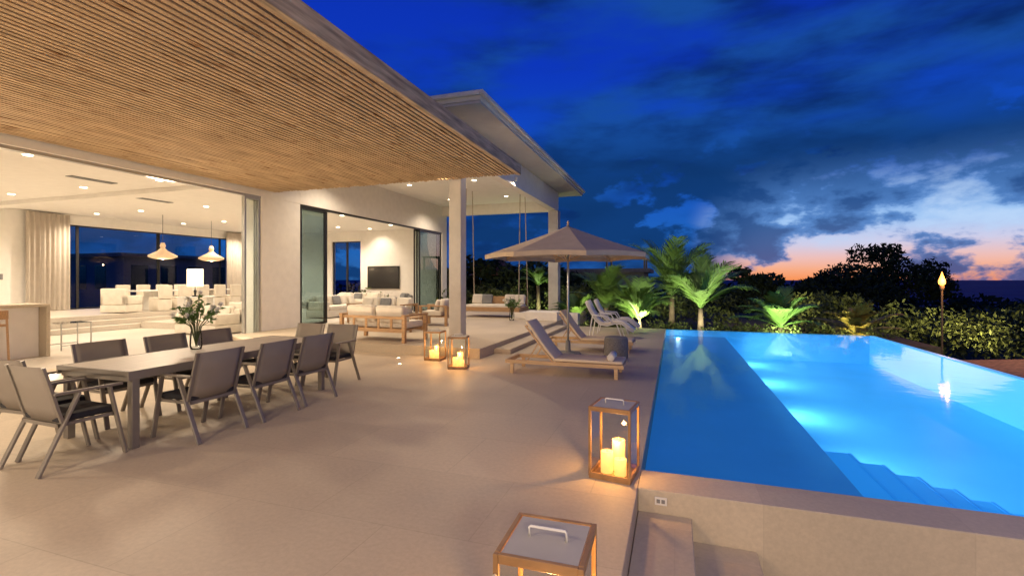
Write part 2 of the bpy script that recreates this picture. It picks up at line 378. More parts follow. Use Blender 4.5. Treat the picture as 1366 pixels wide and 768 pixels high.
downlight(-14.2,20.1,4.1,120,tgt=(-14,21,1.5),spot=120)
for x in (-9.3,-6.7):
    for y in (12.4,15.6,19): downlight(x,y,5.1,290 if y!=15.6 else None,spot=140)
for y in (11.9,14.9):
    build('added_beam_lamp',MB().lathe([(0,-.06),(.035,-.06),(.04,.06),(0,.06)],12,(-4.90,y,4.88)),'stucco',V)  # fitting added on the beam for spots that brighten the deck
    light('SPOT',(-4.88,y,4.81),250,(1,.78,.52),.03,spot=128,target=(-2.3,y-2.6,0))
for y in (1.4,4.6,7.8): light('SPOT',(-11.1,y,3.74),540,(1,.79,.55),.28,target=(-6,y+.5,0),spot=140,blend=.9,name='terrace_fill_light')  # fill spots added inside the opening to brighten the deck
for (x,y) in ((-13.8,8.0),(-15.5,10.7)):
    build('air_vent',MB().box(x-.12,x+.12,y-.5,y+.5,4.085,4.1).box(x-.03,x+.03,y-.46,y+.46,4.078,4.086),'greycush',V)
build('light_switch',MB().box(-21.998,-21.98,9.9,10.05,1.6,1.8),'greycush',V)

# ---------------------------------------------------------------- pergola
P=thing('pergola','slatted knotty timber pergola shading the dining terrace','pergola')
mb=MB(); x=-10.5
while x<-3.42:
    mb.box(x,x+.055,-4,10.50+R.uniform(-.03,.06),4.02+R.uniform(-.003,.003),4.08); x+=.095
build('slats',mb,'slat',P)
build('fascia',MB().box(-3.41,-3.34,-4,10.5,4.0,4.24),'pfascia',P,bevel=.006)
for y in np.arange(-3.5,10.4,1.15):
    build('joist',MB().box(-10.58,-3.414,y,y+.06,4.085,4.24),'darkwood',P)
build('cover',MB().box(-10.58,-3.42,-4,10.46,4.245,4.26),'darkwood',P)  # dark sheet over the slats, keeps their gaps in painted shade
for (x,y,z,t,p,s) in ((-3.7,-1.6,3.9,(-1.5,4.5,0),430,.3),(-7.0,-1.2,3.9,(-5.0,4,0),400,.3),(2.6,-3.6,3.0,(-3.0,5,1.2),800,.45),(1.3,-4.5,3.2,(.5,4.5,0),620,.45)):
    light('SPOT',(x,y,z),p,(1,.77,.52),s,target=t,spot=150,blend=.9,name='deck_fill_light')  # unseen fill added behind the camera for deck, fascia and chair backs
for (x,y,t,p) in ((-10.35,2.2,(-7.5,3,4),120),(-10.35,5.4,(-7.5,5.6,4),120),(-10.35,8.6,(-7.5,8.4,4),100),(-4.2,-1.0,(-5.5,3,4),180),(-7.5,-1.5,(-7.5,3,4),150)):
    light('SPOT',(x,y,.06),p,(1,.79,.56),.05,target=t,spot=150,blend=.9,name='pergola_fill_light')  # upward fill added to brighten the pergola underside, no fixtures modelled
fl=thing('floor_light','small round recessed floor light glowing in the deck','floor light',(-5.35,8.55,0),0,'recessed floor lights by the terrace')
build('ring',MB().lathe([(.03,.004),(.045,.004),(.048,0)],16),'steel',fl); build('lens',MB().lathe([(0,.003),(.03,.003)],16),'lamp',fl)
light('SPOT',(0,0,.02),40,(1,.8,.55),.02,target=(0,0,3),spot=130,blend=.8,parent=fl)
copy_thing(fl,(-4.95,7.95,0)); copy_thing(fl,(-6.9,8.6,0))
# warm pool of light near the terrace step
light('SPOT',(-5.1,10.55,4.55),260,(1,.76,.48),.05,target=(-5.4,8.2,0),spot=75,blend=.9,name='terrace_spot_light')

# ---------------------------------------------------------------- dining table and chairs
T=thing('dining_table','long taupe outdoor dining table with slatted top','table',(-5.35,4.45,0))
mb=MB()
for k in range(10): mb.box(-.5+.1*k+.003,-.5+.1*(k+1)-.003,-1.33,1.33,.715,.74)
build('table_top',mb,'tabletop',T,bevel=.002)
mb=MB().box(-.5,.5,-1.36,-1.332,.70,.742).box(-.5,.5,1.332,1.36,.70,.742).box(-.525,-.502,-1.36,1.36,.66,.742).box(.502,.525,-1.36,1.36,.66,.742).box(-.5,.5,-1.33,-1.30,.64,.713).box(-.5,.5,1.30,1.33,.64,.713)
build('apron',mb,'taupe',T)
for a in (-1,1):
    for b in (-1,1): build('leg',MB().box(a*.47-.035,a*.47+.035,b*1.28-.035,b*1.28+.035,0,.70),'taupe',T,bevel=.004)
def chair(loc,rz):
    c=thing('dining_chair','taupe metal dining armchair with sling back and black seat cushion','chair',loc,rz,'dining chairs around the outdoor table')
    for s in (-1,1):
        x=.275*s
        build('leg',MB().beam((x,.30,0),(x,.17,.635),.022,.045,(1,0,0)),'taupe',c,bevel=.003)
        build('leg',MB().beam((x,-.34,0),(x,-.06,.635),.022,.045,(1,0,0)),'taupe',c,bevel=.003)
        build('armrest',MB().box(x-.022,x+.022,-.24,.27,.637,.66),'taupe',c,bevel=.005)
    mb=MB().box(-.263,.263,-.2,-.175,.365,.395).box(-.263,.263,.2,.225,.365,.395).box(-.263,-.24,-.2,.22,.37,.395).box(.24,.263,-.2,.22,.37,.395)
    build('seat_frame',mb,'taupe',c)
    build('seat_cushion',MB().box(-.25,.25,-.19,.25,.397,.455),'black',c,bevel=.02)
    ys=[(-.17,.40),(-.205,.52),(-.245,.68),(-.30,.88)]
    mb=MB(); f=lambda u:-.025*(1-(u/.25)**2)
    for i in range(4):
        a,z0=ys[i]
        for k in range(9):
            u=-.25+k*.5/8; mb.v.append((u,a+f(u),z0))
    for i in range(3):
        for k in range(8): mb.f.append((i*9+k,i*9+k+1,(i+1)*9+k+1,(i+1)*9+k))
    build('backrest',mb,'sling',c,solid=.008,smooth=True)
    mb=MB()
    for s in (-1,1):
        for i in range(3): mb.beam((.262*s,ys[i][0],ys[i][1]),(.262*s,ys[i+1][0],ys[i+1][1]),.022,.03,(1,0,0))
    mb.beam((-.27,-.17,.40),(.27,-.17,.40),.02,.02)
    build('back_frame',mb,'taupe',c)
    return c
c0=chair((-4.72,3.72,0),90)
for (x,y,r) in ((-4.70,4.46,92),(-4.73,5.18,88),(-6.05,3.75,-90),(-6.02,4.5,-88),(-6.05,5.2,-91),
                (-5.12,2.78,-2),(-5.76,2.92,3),(-5.05,6.15,182),(-5.68,6.13,178)):
    copy_thing(c0,(x,y,0),r)
def bouquet(loc,label,hs=1.):
    v=thing('flower_vase',label,'vase',loc); v.scale=(hs,hs,hs)
    build('vase',MB().lathe([(.0,.004),(.06,.004),(.07,.05),(.065,.16),(.055,.24),(.065,.28)],20),'glass',v,smooth=True)
    mb=MB(); lf=MB()
    for k in range(34):
        a=R.uniform(0,6.28); t=R.uniform(.15,1); h=R.uniform(.40,.68)
        tip=Vector((math.cos(a)*.25*t,math.sin(a)*.25*t,h*(1-.25*t)+.05))
        mb.tube([(0,0,.03),(tip.x*.25,tip.y*.25,.28),tip],.003,4)
        if k%3==0:
            fl=MB(); tp=tip*1.06
            for j in range(34):
                d=Vector((R.gauss(0,1),R.gauss(0,1),R.gauss(0,1))).normalized()*.036; e=d.cross(Vector((R.random(),R.random(),1))).normalized()*.019
                fl.add([tp,tp+d*.5+e,tp+d,tp+d*.5-e],[(0,1,2,3)])
            build('flower',fl,'flower',v)
        for j in range(9):
            p=tip.lerp(Vector((tip.x*.3,tip.y*.3,.32)),R.uniform(0,.75)); d=(Vector((tip.x,tip.y,0))*.6+Vector((R.gauss(0,.08),R.gauss(0,.08),R.gauss(.03,.08)))).normalized()*R.uniform(.05,.09)
            e=d.cross(Vector((R.gauss(0,1),R.gauss(0,1),1))).normalized()*.016
            lf.add([p,p+d*.5+e,p+d,p+d*.5-e],[(0,1,2,3)])
    build('stem',mb,'leaf',v); build('leaves',lf,'palm',v)
bouquet((-5.6,4.36,.742),'clear glass vase of green leaves and white flowers on the table')
bouquet((-5.3,15.6,.2),'glass vase of white flowers beside the hanging daybed',1.3)

# ---------------------------------------------------------------- lanterns
def lantern(loc,rz,label,power=11):
    l=thing('candle_lantern',label,'lantern',loc,rz,'candle lanterns on the deck')
    s=.17;h=.58;t=.02
    mb=MB()
    for a in (-1,1):
        for b in (-1,1): mb.box(a*s-t if a>0 else -s,a*s if a>0 else -s+t,b*s-t if b>0 else -s,b*s if b>0 else -s+t,.02,h-.001)
    for z0,z1 in ((.02,.05),(h-.036,h)):
        mb.box(-s+t,s-t,-s+.001,-s+t,z0,z1).box(-s+t,s-t,s-t,s-.001,z0,z1).box(-s+.001,-s+t,-s+t,s-t,z0,z1).box(s-t,s-.001,-s+t,s-t,z0,z1)
    build('frame',mb,'brass',l,bevel=.002)
    build('base',MB().box(-s+.004,s-.004,-s+.004,s-.004,.0,.019),'brass',l)
    gl=MB(); q=s-.010
    gl.add([(-q,-q,.051),(q,-q,.051),(q,-q,h-.037),(-q,-q,h-.037)],[(0,1,2,3)]); gl.add([(-q,q,.051),(q,q,.051),(q,q,h-.037),(-q,q,h-.037)],[(0,1,2,3)])
    gl.add([(-q,-q,.051),(-q,q,.051),(-q,q,h-.037),(-q,-q,h-.037)],[(0,1,2,3)]); gl.add([(q,-q,.051),(q,q,.051),(q,q,h-.037),(q,-q,h-.037)],[(0,1,2,3)])
    build('glass',gl,'glass',l)
    build('lid',MB().box(-s+t+.002,s-t-.002,-s+t+.002,s-t-.002,h-.012,h-.004),'lidm',l,bevel=.003)
    build('handle',MB().tube([(-.075,0,h-.004),(-.075,0,h+.03),(-.07,0,h+.036),(.07,0,h+.036),(.075,0,h+.03),(.075,0,h-.004)],.006,8),'white',l,smooth=True)
    for (x,y,r,hh) in ((-.055,-.03,.050,.17),(.06,-.045,.048,.13),(.02,.06,.052,.25)):
        build('candle',MB().lathe([(0,0),(r,0),(r*1.01,hh),(r*.8,hh-.004),(r*.5,hh-.015),(0,hh-.015)],20,(x,y,.02)),'candle',l,smooth=True)
        build('flame',MB().lathe([(0,0),(.005,.008),(.006,.014),(0,.03)],8,(x,y,hh+.012)),'flame',l,smooth=True)
    light('POINT',(.0,-.01,.33),power,(1,.48,.14),.02,parent=l)
    return l
l0=lantern((-.47,4.02,0),-8,'tall wood framed glass lantern with lit candles by the pool corner')
l1=copy_thing(l0,(-.476,1.845,0),1,'wood framed glass lantern with grey lid, handle and strap')
build('strap',MB().tube([(-.16,-.17,.50),(-.155,-.205,.515),(0,-.22,.515),(.155,-.205,.515),(.16,-.17,.50)],.008,8),'white',l1,smooth=True)
copy_thing(l0,(-3.72,7.95,0),14,'small glass lantern with candles beside the terrace step')
copy_thing(l0,(-4.55,8.62,0),5,'small glass lantern with candles beside the terrace step')

# ---------------------------------------------------------------- loungers
def lounger(loc,label):
    c=thing('sun_lounger',label,'sun lounger',loc,0,'sun loungers by the pool')
    W=.33
    for s in (-1,1):
        build('rail',MB().box(0,2.0,s*W-.02,s*W+.02,.17,.23),'teak',c,bevel=.004)
        for xx in (.12,1.88): build('leg',MB().box(xx-.03,xx+.03,s*W-.019,s*W+.019,0,.169),'teak',c,bevel=.004)
    mb=MB()
    for k in range(15): mb.box(.82+.08*k,.82+.08*k+.06,-W+.02,W-.02,.205,.225)
    build('slats',mb,'teak',c)
    build('crossbar',MB().box(0,.05,-W+.02,W-.02,.17,.23),'teak',c)
    build('mattress',MB().box(.86,1.98,-W+.03,W-.03,.23,.28),'loungefab',c,bevel=.02)
    pr=[(.90,.245),(.74,.42),(.60,.60),(.48,.78),(.38,.90)]
    mb=MB()
    for i,(a,b) in enumerate(pr):
        for y in (-W+.04,W-.04): mb.v.append((a,y,b))
    for i in range(len(pr)-1): mb.f.append((2*i,2*i+1,2*i+3,2*i+2))
    build('back_cushion',mb,'loungefab',c,solid=.05,bevel=.02,smooth=True)
    mb=MB().beam((.82,-W+.05,.22),(.34,-W+.05,.82),.025,.025,(0,1,0)).beam((.82,W-.05,.22),(.34,W-.05,.82),.025,.025,(0,1,0)).beam((.58,-W+.05,.53),(.38,-W+.05,.21),.02,.02,(0,1,0)).beam((.58,W-.05,.53),(.38,W-.05,.21),.02,.02,(0,1,0)).beam((.58,-W+.04,.52),(.58,W-.04,.52),.02,.02).beam((.36,-W+.04,.80),(.36,W-.04,.80),.02,.02)
    build('back_frame',mb,'teak',c)
    return c
lo=lounger((-2.77,8.15,0),'teak sun lounger with raised beige cushion and rolled towel')
tw=thing('towel_roll','rolled white towel lying on the foot of the lounger','towel',(-.98,8.05,.28))
build('towel',MB().tube([(-.0,-.2,.06),(0,-.19,.06),(0,.19,.06),(0,.2,.06)],[.045,.06,.06,.045],14),'cushion',tw,smooth=True)
copy_thing(lo,(-2.85,11.05,0),0,'teak sun lounger with raised beige cushion under the umbrella')
def lchair(loc,label):
    c=thing('lounge_chair',label,'lounge chair',loc,0,'curved lounge chairs at the end of the deck')
    pr=[(0,1.0),(.12,.75),(.28,.5),(.42,.38),(.6,.36),(.8,.42),(.98,.42),(1.15,.30),(1.3,.2)]
    mb=MB()
    for i,(a,b) in enumerate(pr): mb.v+=[(a,-.3,b),(a,.3,b)]
    for i in range(len(pr)-1): mb.f.append((2*i,2*i+1,2*i+3,2*i+2))
    build('seat_sling',mb,'cushion',c,solid=.05,smooth=True)
    for s in (-1,1):
        build('frame',MB().tube([(a,s*.32,b-.02) for a,b in pr],.018,8),'white',c,smooth=True)
        build('leg',MB().tube([(.2,s*.32,.62),(.1,s*.32,0)],.016,8),'white',c); build('leg',MB().tube([(.85,s*.32,.4),(1.0,s*.32,0)],.016,8),'white',c)
        build('armrest',MB().tube([(.18,s*.34,.62),(.3,s*.36,.62),(.62,s*.36,.6),(.75,s*.34,.4)],.018,8),'white',c,smooth=True)
    return c
q=lchair((-2.35,13.6,0),'pale curved lounge chair facing the pool')
copy_thing(q,(-2.3,14.7,0),3)
st=thing('side_stool','round grey woven side stool between the loungers','stool',(-1.12,9.85,0))
build('body',MB().lathe([(0,0),(.20,0),(.235,.04),(.245,.22),(.235,.40),(.22,.43)],28),mat('grey_weave',(.16,.15,.15),.9,var=.3,scale=40,bump=.8,bscale=90),st,smooth=True)
build('top',MB().lathe([(0,.45),(.20,.45),(.225,.44),(.225,.431),(0,.431)],28),'greycush',st,smooth=True)

# ---------------------------------------------------------------- umbrella
U=thing('patio_umbrella','large taupe octagonal canvas patio umbrella with slim pole','umbrella',(-2.17,10.15,0))
build('pole',MB().tube([(0,0,.0),(0,0,2.78)],.024,12),'steel',U,smooth=True)
build('base',MB().lathe([(0,.06),(.05,.3),(.06,.06),(.26,.05),(.28,.0)],24),'greycush',U)
mb=MB(); vb=MB(); rb=MB(); n=8; rr=1.78
A=[2*math.pi*(k+.5)/n for k in range(n)]
rings=6; seg=6
for k in range(n):
    a,b=A[k],A[(k+1)%n]
    pa=Vector((math.cos(a),math.sin(a),0)); pb=Vector((math.cos(b),math.sin(b),0))
    o=len(mb.v)
    for i in range(rings+1):
        t=i/rings; r=.03+t*(rr-.03); z=2.74-.62*t**.93
        for j in range(seg+1):
            s=j/seg; p=pa.lerp(pb,s)*r; sag=.05*math.sin(math.pi*s)*t
            mb.v.append((p.x*(1-sag*.6),p.y*(1-sag*.6),z-sag*.4+ (sag*.9 if i==rings else 0)))
    for i in range(rings):
        for j in range(seg): mb.f.append((o+i*(seg+1)+j,o+i*(seg+1)+j+1,o+(i+1)*(seg+1)+j+1,o+(i+1)*(seg+1)+j))
    o2=o+rings*(seg+1)
    for j in range(seg):
        v0=Vector(mb.v[o2+j]); v1=Vector(mb.v[o2+j+1]); vb.add([v0*1.001,v1*1.001,v1*1.001-Vector((0,0,.09)),v0*1.001-Vector((0,0,.09))],[(0,1,2,3)])
    rb.beam((0,0,2.70),(pa.x*rr*.98,pa.y*rr*.98,2.10),.018,.025); rb.beam((0,0,1.98),(pa.x*rr*.5,pa.y*rr*.5,2.38),.014,.018)
build('canopy',mb,'canopy',U,solid=.004); build('valance',vb,'canopy',U,solid=.003); build('ribs',rb,'teak',U)
build('finial',MB().lathe([(.0,.08),(.02,.06),(.025,.03),(.012,.0),(.04,-.03)],12,(0,0,2.79)),'teak',U,smooth=True)

# ---------------------------------------------------------------- sofas etc.
def sofa(name,label,loc,rz,Lg,D=.85,wood=False,h=.72,pillows=3,fab='cushion',cat='sofa',group=None):
    c=thing(name,label,cat,loc,rz,group)
    hl=Lg/2
    if wood:
        mb=MB()
        for a in (-1,1):
            for b in (-1,1): build('leg',MB().box(a*hl-.04,a*hl+.04,b*D/2-.04,b*D/2+.04,0,.58),'orangewood',c,bevel=.004)
            build('armrest',MB().box(a*hl-.05,a*hl+.05,-D/2-.04,D/2+.05,.581,.62),'orangewood',c,bevel=.004)
        mb.box(-hl+.04,hl-.04,-D/2,-D/2+.05,.22,.30).box(-hl+.04,hl-.04,D/2-.05,D/2,.22,.30).box(-hl+.04,hl-.04,-D/2-.02,-D/2+.03,.52,.58)
        nb=5
        for k in range(1,nb): x=-hl+2*hl*k/nb; mb.box(x-.03,x+.03,-D/2-.005,-D/2+.02,.30,.52)
        for k in range(9): mb.box(-hl+.04,hl-.04,-D/2+.06+k*(D-.14)/9,-D/2+.12+k*(D-.14)/9,.26,.29)
        build('frame',mb,'orangewood',c,bevel=.003); bz=.30; ax=hl-.05
    else:
        build('base',MB().box(-hl,hl,-D/2,D/2,.03,.28),fab,c,bevel=.02)
        for a in (-1,1): build('armrest',MB().box(a*hl-.14 if a>0 else -hl,a*hl if a>0 else -hl+.14,-D/2,D/2,.285,.60),fab,c,bevel=.04)
        build('backrest',MB().box(-hl,hl,-D/2,-D/2+.16,.285,h),fab,c,bevel=.04); bz=.285; ax=hl-.15
    ns=max(1,round(2*ax/.75))
    for k in range(ns):
        a=-ax+2*ax*k/ns+.01; b=-ax+2*ax*(k+1)/ns-.01
        build('seat_cushion',MB().box(a,b,-D/2+.17,D/2,bz,bz+.15),fab,c,bevel=.035)
        o=build('back_cushion',MB().box(a+.02,b-.02,-.08,.08,0,.40),fab,c,bevel=.06); o.location=(0,-D/2+.20,bz+.12); o.rotation_euler=(math.radians(12),0,0)
    for k in range(pillows):
        o=build('pillow',MB().box(-.2,.2,-.06,.06,0,.36),'greycush' if k%3==1 else fab,c,bevel=.055); o.location=(-ax+.25+(2*ax-.5)*(k/(max(1,pillows-1))),-D/2+.36,bz+.15); o.rotation_euler=(math.radians(18),0,R.uniform(-.2,.2))
    return c
sofa('outdoor_sofa','warm wood framed sofa with cream cushions on the terrace',(-6.5,9.75,.2),-4,1.75,.85,True)
sofa('outdoor_armchair','warm wood framed armchair with cream cushion',(-7.0,13.4,.2),100,.8,.8,True,pillows=1,cat='armchair')
sofa('outdoor_sofa','warm wood framed sofa with cream cushions facing the terrace',(-9.1,13.6,.2),180,2.0,.9,True)
sofa('sofa','cream upholstered sofa in the living room',(-12.3,15.5,.2),-90,2.6,.95)
sofa('sofa','cream upholstered sofa below the television',(-13.9,18.6,.2),180,2.6,.95)
sofa('armchair','grey upholstered armchair in the living room',(-11.6,18.6,.2),150,.95,.85,fab='greycush',pillows=1,cat='armchair')
sofa('sofa','white sofa near the hall opening',(-13.2,10.7,0),180,1.6,.95)
sofa('sofa','white sofa beside the interior steps',(-14.6,13.9,.2),90,1.9,.95)
def ctable(loc,label,mt='white'):
    c=thing('coffee_table',label,'coffee table',loc)
    build('top',MB().box(-.55,.55,-.35,.35,.34,.38),mt,c,bevel=.005)
    for a in (-1,1):
        for b in (-1,1): build('leg',MB().box(a*.5-.025,a*.5+.025,b*.3-.025,b*.3+.025,0,.339),mt,c)
ctable((-7.2,11.6,.2),'low wooden coffee table on the terrace','orangewood'); ctable((-13.6,16.6,.2),'low white coffee table in the living room')
h=thing('hurricane_lamp','clear glass hurricane candle holder on the coffee table','candle holder',(-7.1,11.6,.58))
build('glass',MB().lathe([(.0,0),(.07,0),(.09,.1),(.08,.25)],16),'glass',h,smooth=True); build('candle',MB().lathe([(0,.005),(.035,.005),(.035,.12),(0,.12)],12),'candle',h)
tv=thing('television','flat black television mounted on the white wall','television',(-14.0,20.96,1.72))
build('screen',MB().box(-.9,.9,-.035,-.03,-.54,.54),'tv',tv); build('bezel',MB().box(-.93,.93,-.03,.03,-.57,.57),'dark',tv,bevel=.005)
md=thing('media_console','low wooden media console below the television','console',(-14.0,20.7,.2))
build('cabinet',MB().box(-1.4,1.4,-.22,.22,.12,.5),'orangewood',md,bevel=.006)
for a in (-1.2,1.2): build('leg',MB().box(a-.04,a+.04,-.15,.15,0,.119),'dark',md)

B=thing('swing_bed','hanging wooden daybed with cream mattress and pillows on ropes','daybed',(-6.5,17.2,0))
build('frame',MB().box(-1.15,1.15,-.6,-.54,.42,.58).box(-1.15,1.15,.54,.6,.42,.58).box(-1.15,-1.09,-.54,.54,.42,.58).box(1.09,1.15,-.54,.54,.42,.58).box(-1.08,1.08,-.53,.53,.44,.48),'orangewood',B,bevel=.006)
build('mattress',MB().box(-1.07,1.07,-.52,.52,.485,.66),'cushion',B,bevel=.04)
for k,(x,m) in enumerate(((-.9,'cushion'),(-.5,'greycush'),(.45,'cushion'),(.85,'cushion'))):
    o=build('pillow',MB().box(-.22,.22,-.07,.07,0,.38),m,B,bevel=.06); o.location=(x,.35,.66); o.rotation_euler=(math.radians(-18),0,0)
build('backrest',MB().box(-1.1,1.1,.50,.535,.66,.95),'orangewood',B)
for a in (-1.12,1.12):
    for b in (-.57,.57): build('rope',MB().tube([(a,b,.585),(a*.97,b*.5,5.1)],.018,6),'rope',B)
build('planter_wall',MB().box(-4.9,-3.75,15.8,16.6,.2,.5).box(-5.6,-3.2,16.59,17.0,-.2,.42),'stucco',bevel=.01,label='low white stucco planter wall at the terrace end',category='low wall')

# ---------------------------------------------------------------- interior objects
def curtain(x,y0,y1,z0,z1,label):
    n=int((y1-y0)/.03); mb=MB()
    for i in range(n+1):
        y=y0+(y1-y0)*i/n; dx=.05*math.sin(y*42)+.015*math.sin(y*97)
        mb.v+= [(x+dx,y,z0),(x+dx*.9,y,z1)]
    for i in range(n): mb.f.append((2*i,2*i+2,2*i+3,2*i+1))
    build('curtain',mb,'curtain',smooth=True,label=label,category='curtain')
curtain(-21.8,10.6,11.9,.46,4.05,'beige linen floor length curtain beside the window')
curtain(-21.8,18.6,20.1,.46,4.05,'beige linen floor length curtain beside the window')
bc=thing('bar_counter','pale stone bar counter with waterfall end','counter',(-12.8,5.0,0))
build('counter_top',MB().box(-.4,.4,-2,1.42,1.04,1.10),'stonewall',bc,bevel=.005)
build('end_panel',MB().box(-.4,.4,1.36,1.42,0,1.039),'stonewall',bc)
build('cabinet',MB().box(-.38,.15,-2,1.35,0,1.038),'inner',bc)
bs=thing('bar_stool','dark wood bar stool at the counter','bar stool',(-12.15,5.35,0),0)
build('seat',MB().box(-.2,.2,-.2,.2,.72,.76),'orangewood',bs,bevel=.01); build('backrest',MB().box(.17,.2,-.2,.2,.85,1.02),'orangewood',bs,bevel=.01)
for a in (-1,1):
    for b in (-1,1): build('leg',MB().beam((a*.2,b*.2,0),(a*.17 if a<0 else .185,b*.17,.72 if a<0 else 1.02),.035,.035),'orangewood',bs)
sd=thing('side_table','slim metal framed glass side table','side table',(-13.3,7.25,0))
build('top',MB().box(-.25,.25,-.3,.3,.60,.615),'glass',sd); mb=MB()
for a in (-1,1):
    for b in (-1,1): mb.box(a*.24-.01,a*.24+.01,b*.29-.01,b*.29+.01,0,.6)
    mb.box(a*.24-.01,a*.24+.01,-.28,.28,.1,.12)
build('frame',mb,'steel',sd)
it=thing('interior_dining_table','long white dining table on the raised floor','table',(-19.0,14.2,.45))
build('top',MB().box(-.5,.5,-1.9,1.9,.70,.75),'white',it,bevel=.01)
for b in (-1.2,1.2): build('pedestal',MB().box(-.25,.25,b-.15,b+.15,0,.699),'white',it,bevel=.01)
def slip(loc,rz):
    c=thing('slipcovered_chair','white slipcovered dining chair','chair',loc,rz,'slipcovered chairs around the interior table')
    build('skirt',MB().box(-.25,.25,-.25,.27,.01,.44),'cushion',c,bevel=.02); build('seat',MB().box(-.25,.25,-.2,.28,.441,.50),'cushion',c,bevel=.02)
    build('backrest',MB().box(-.25,.25,-.29,-.2,.445,.95),'cushion',c,bevel=.03); return c
s0=slip((-18.1,12.7,.45),90)
for k in range(1,5): copy_thing(s0,(-18.1,12.7+.75*k,.45),90)
for k in range(5): copy_thing(s0,(-19.9,12.7+.75*k,.45),-90)
sofa('slipcovered_armchair','white slipcovered armchair at the end of the table',(-18.3,11.5,.45),20,.85,.8,h=.85,pillows=0,cat='armchair')
def pend(x,y,z,k=0):
    p=thing('pendant_lamp','woven rattan cone pendant lamp, lit','pendant lamp',(x,y,z),0,'rattan pendant lamps over the table')
    build('lamp_shade',MB().lathe([(.05,.62),(.09,.5),(.06,.42),(.16,.30),(.46,.13),(.46,.08),(.30,.02),(.10,0)],28),'rattan',p,smooth=True,solid=.01)
    build('cord',MB().tube([(0,0,.62),(0,0,4.1-z)],.008,6),'dark',p)
    build('bulb',MB().lathe([(0,-.03),(.07,.02),(.08,.08),(0,.16)],14),'lamp',p,smooth=True)
    light('POINT',(0,0,-.1),14,(1,.7,.4),.05,parent=p)
    return p
pp=pend(-18.7,13.2,2.4)
copy_thing(pp,(-18.7,15.25,2.4),0)
cn=thing('console_table','narrow white console table holding a lamp','console',(-16.1,12.55,.2),90)
build('top',MB().box(-.6,.6,-.18,.18,.76,.80),'white',cn,bevel=.005)
for a in (-.55,.55): build('leg',MB().box(a-.03,a+.03,-.16,.16,0,.759),'white',cn)
tl=thing('table_lamp','table lamp with glowing square shade','table lamp',(-16.1,12.5,1.0))
build('lamp_base',MB().lathe([(0,0),(.1,0),(.1,.02),(.03,.05),(.05,.2),(.015,.25),(.015,.36)],16),'dark',tl,smooth=True)
build('lamp_shade',MB().box(-.18,.18,-.18,.18,.36,.98),'shade',tl,bevel=.01)

# ---------------------------------------------------------------- vegetation
rng=np.random.default_rng(3)
def leaves(mb,clumps,per,size,flat=.5):
    for (c,r) in clumps:
        n=per; d=rng.normal(size=(n,3)); d/=np.linalg.norm(d,axis=1)[:,None]
        rad=rng.uniform(.45,1.0,(n,1))**.6*(1+.14*rng.normal(size=(n,1)))
        p=np.array(c)+d*rad*np.array(r)
        a=rng.normal(size=(n,3)); a/=np.linalg.norm(a,axis=1)[:,None]
        b=np.cross(a,rng.normal(size=(n,3))); b/=np.linalg.norm(b,axis=1)[:,None]
        s=size*rng.uniform(.6,1.3,(n,1)); o=len(mb.v)
        q=np.stack([p-a*s,p+b*s*.4,p+a*s,p-b*s*.4],1).reshape(-1,3)
        mb.v+=q.tolist(); mb.f+=[(o+4*i,o+4*i+1,o+4*i+2,o+4*i+3) for i in range(n)]
def palm(name,label,loc,nf,Lf,trunk_h,m='palm',seed=1,up=(38,90),stems=1,group=None,dr=(.55,1.35)):
    rr=random.Random(seed); t=thing(name,label,'palm',loc,0,group)
    mbT=MB(); mb=MB()
    for sI in range(stems):
        bx,by=(rr.uniform(-.3,.3),rr.uniform(-.3,.3)) if stems>1 else (0,0)
        th=trunk_h*rr.uniform(.7,1.1) if stems>1 else trunk_h
        top=Vector((bx*2.2,by*2.2,th)); mbT.tube([(bx,by,-.1),(bx*1.5,by*1.5,th*.5),top],[.07,.05,.04] if stems>1 else [.13,.1,.08],8)
        for k in range(nf//stems):
            az=rr.uniform(0,6.28); el=math.radians(rr.uniform(*up)); Lk=Lf*rr.uniform(.7,1.12)
            seg=12; p=top.copy(); pts=[p.copy()]; dirs=[]
            droop=rr.uniform(*dr)
            for i in range(seg):
                e=el-droop*((i+1)/seg)**1.7
                d=Vector((math.cos(az)*math.cos(e),math.sin(az)*math.cos(e),math.sin(e))); dirs.append(d)
                p=p+d*(Lk/seg); pts.append(p.copy())
            mb.tube(pts,[.016*(1-i/(seg+2)) for i in range(seg+1)],4)
            side=Vector((-math.sin(az),math.cos(az),0))
            nl=30
            for i in range(nl):
                f=.12+.88*i/nl; fi=f*seg; i0=min(int(fi),seg-1); q=pts[i0].lerp(pts[i0+1],fi-i0); d=dirs[i0]
                ll=Lk*.34*math.sin(math.pi*min(1,f*.82+.14))**.6+.05
                for s in (-1,1):
                    dv=(side*s*.55+d*.95+Vector((0,0,.10-.25*rr.random()))+Vector((rr.gauss(0,.05),rr.gauss(0,.05),0))).normalized()
                    w_=dv.cross(side.cross(d)).normalized()*.020
                    e1=q+dv*ll*.5; tip=q+dv*ll+Vector((0,0,-.10*ll))
                    o=len(mb.v); mb.v+=[tuple(q-w_*.5),tuple(q+w_*.5),tuple(e1+w_),tuple(e1-w_),tuple(tip)]
                    mb.f+=[(o,o+1,o+2,o+3),(o+3,o+2,o+4)]
    build('trunk',mbT,'trunk',t,smooth=True); build('crown',mb,m,t)
    return t
G='palms lit along the garden bed'
palm('palm_tree','tall feathery green palm lit from below',(.85,17.8,-.3),24,2.1,.9,seed=2,group=G)
palm('palm_tree','bushy green palm lit from below',(-1.1,17.7,-.3),26,1.8,.6,seed=3,group=G,stems=2)
palm('palm_tree','tall feathery green palm lit from below',(-.1,18.9,-.3),22,2.3,1.3,seed=4,group=G)
palm('palm_tree','tall feathery green palm lit from below',(-2.6,19.3,-.3),20,1.8,.8,seed=11,group=G)
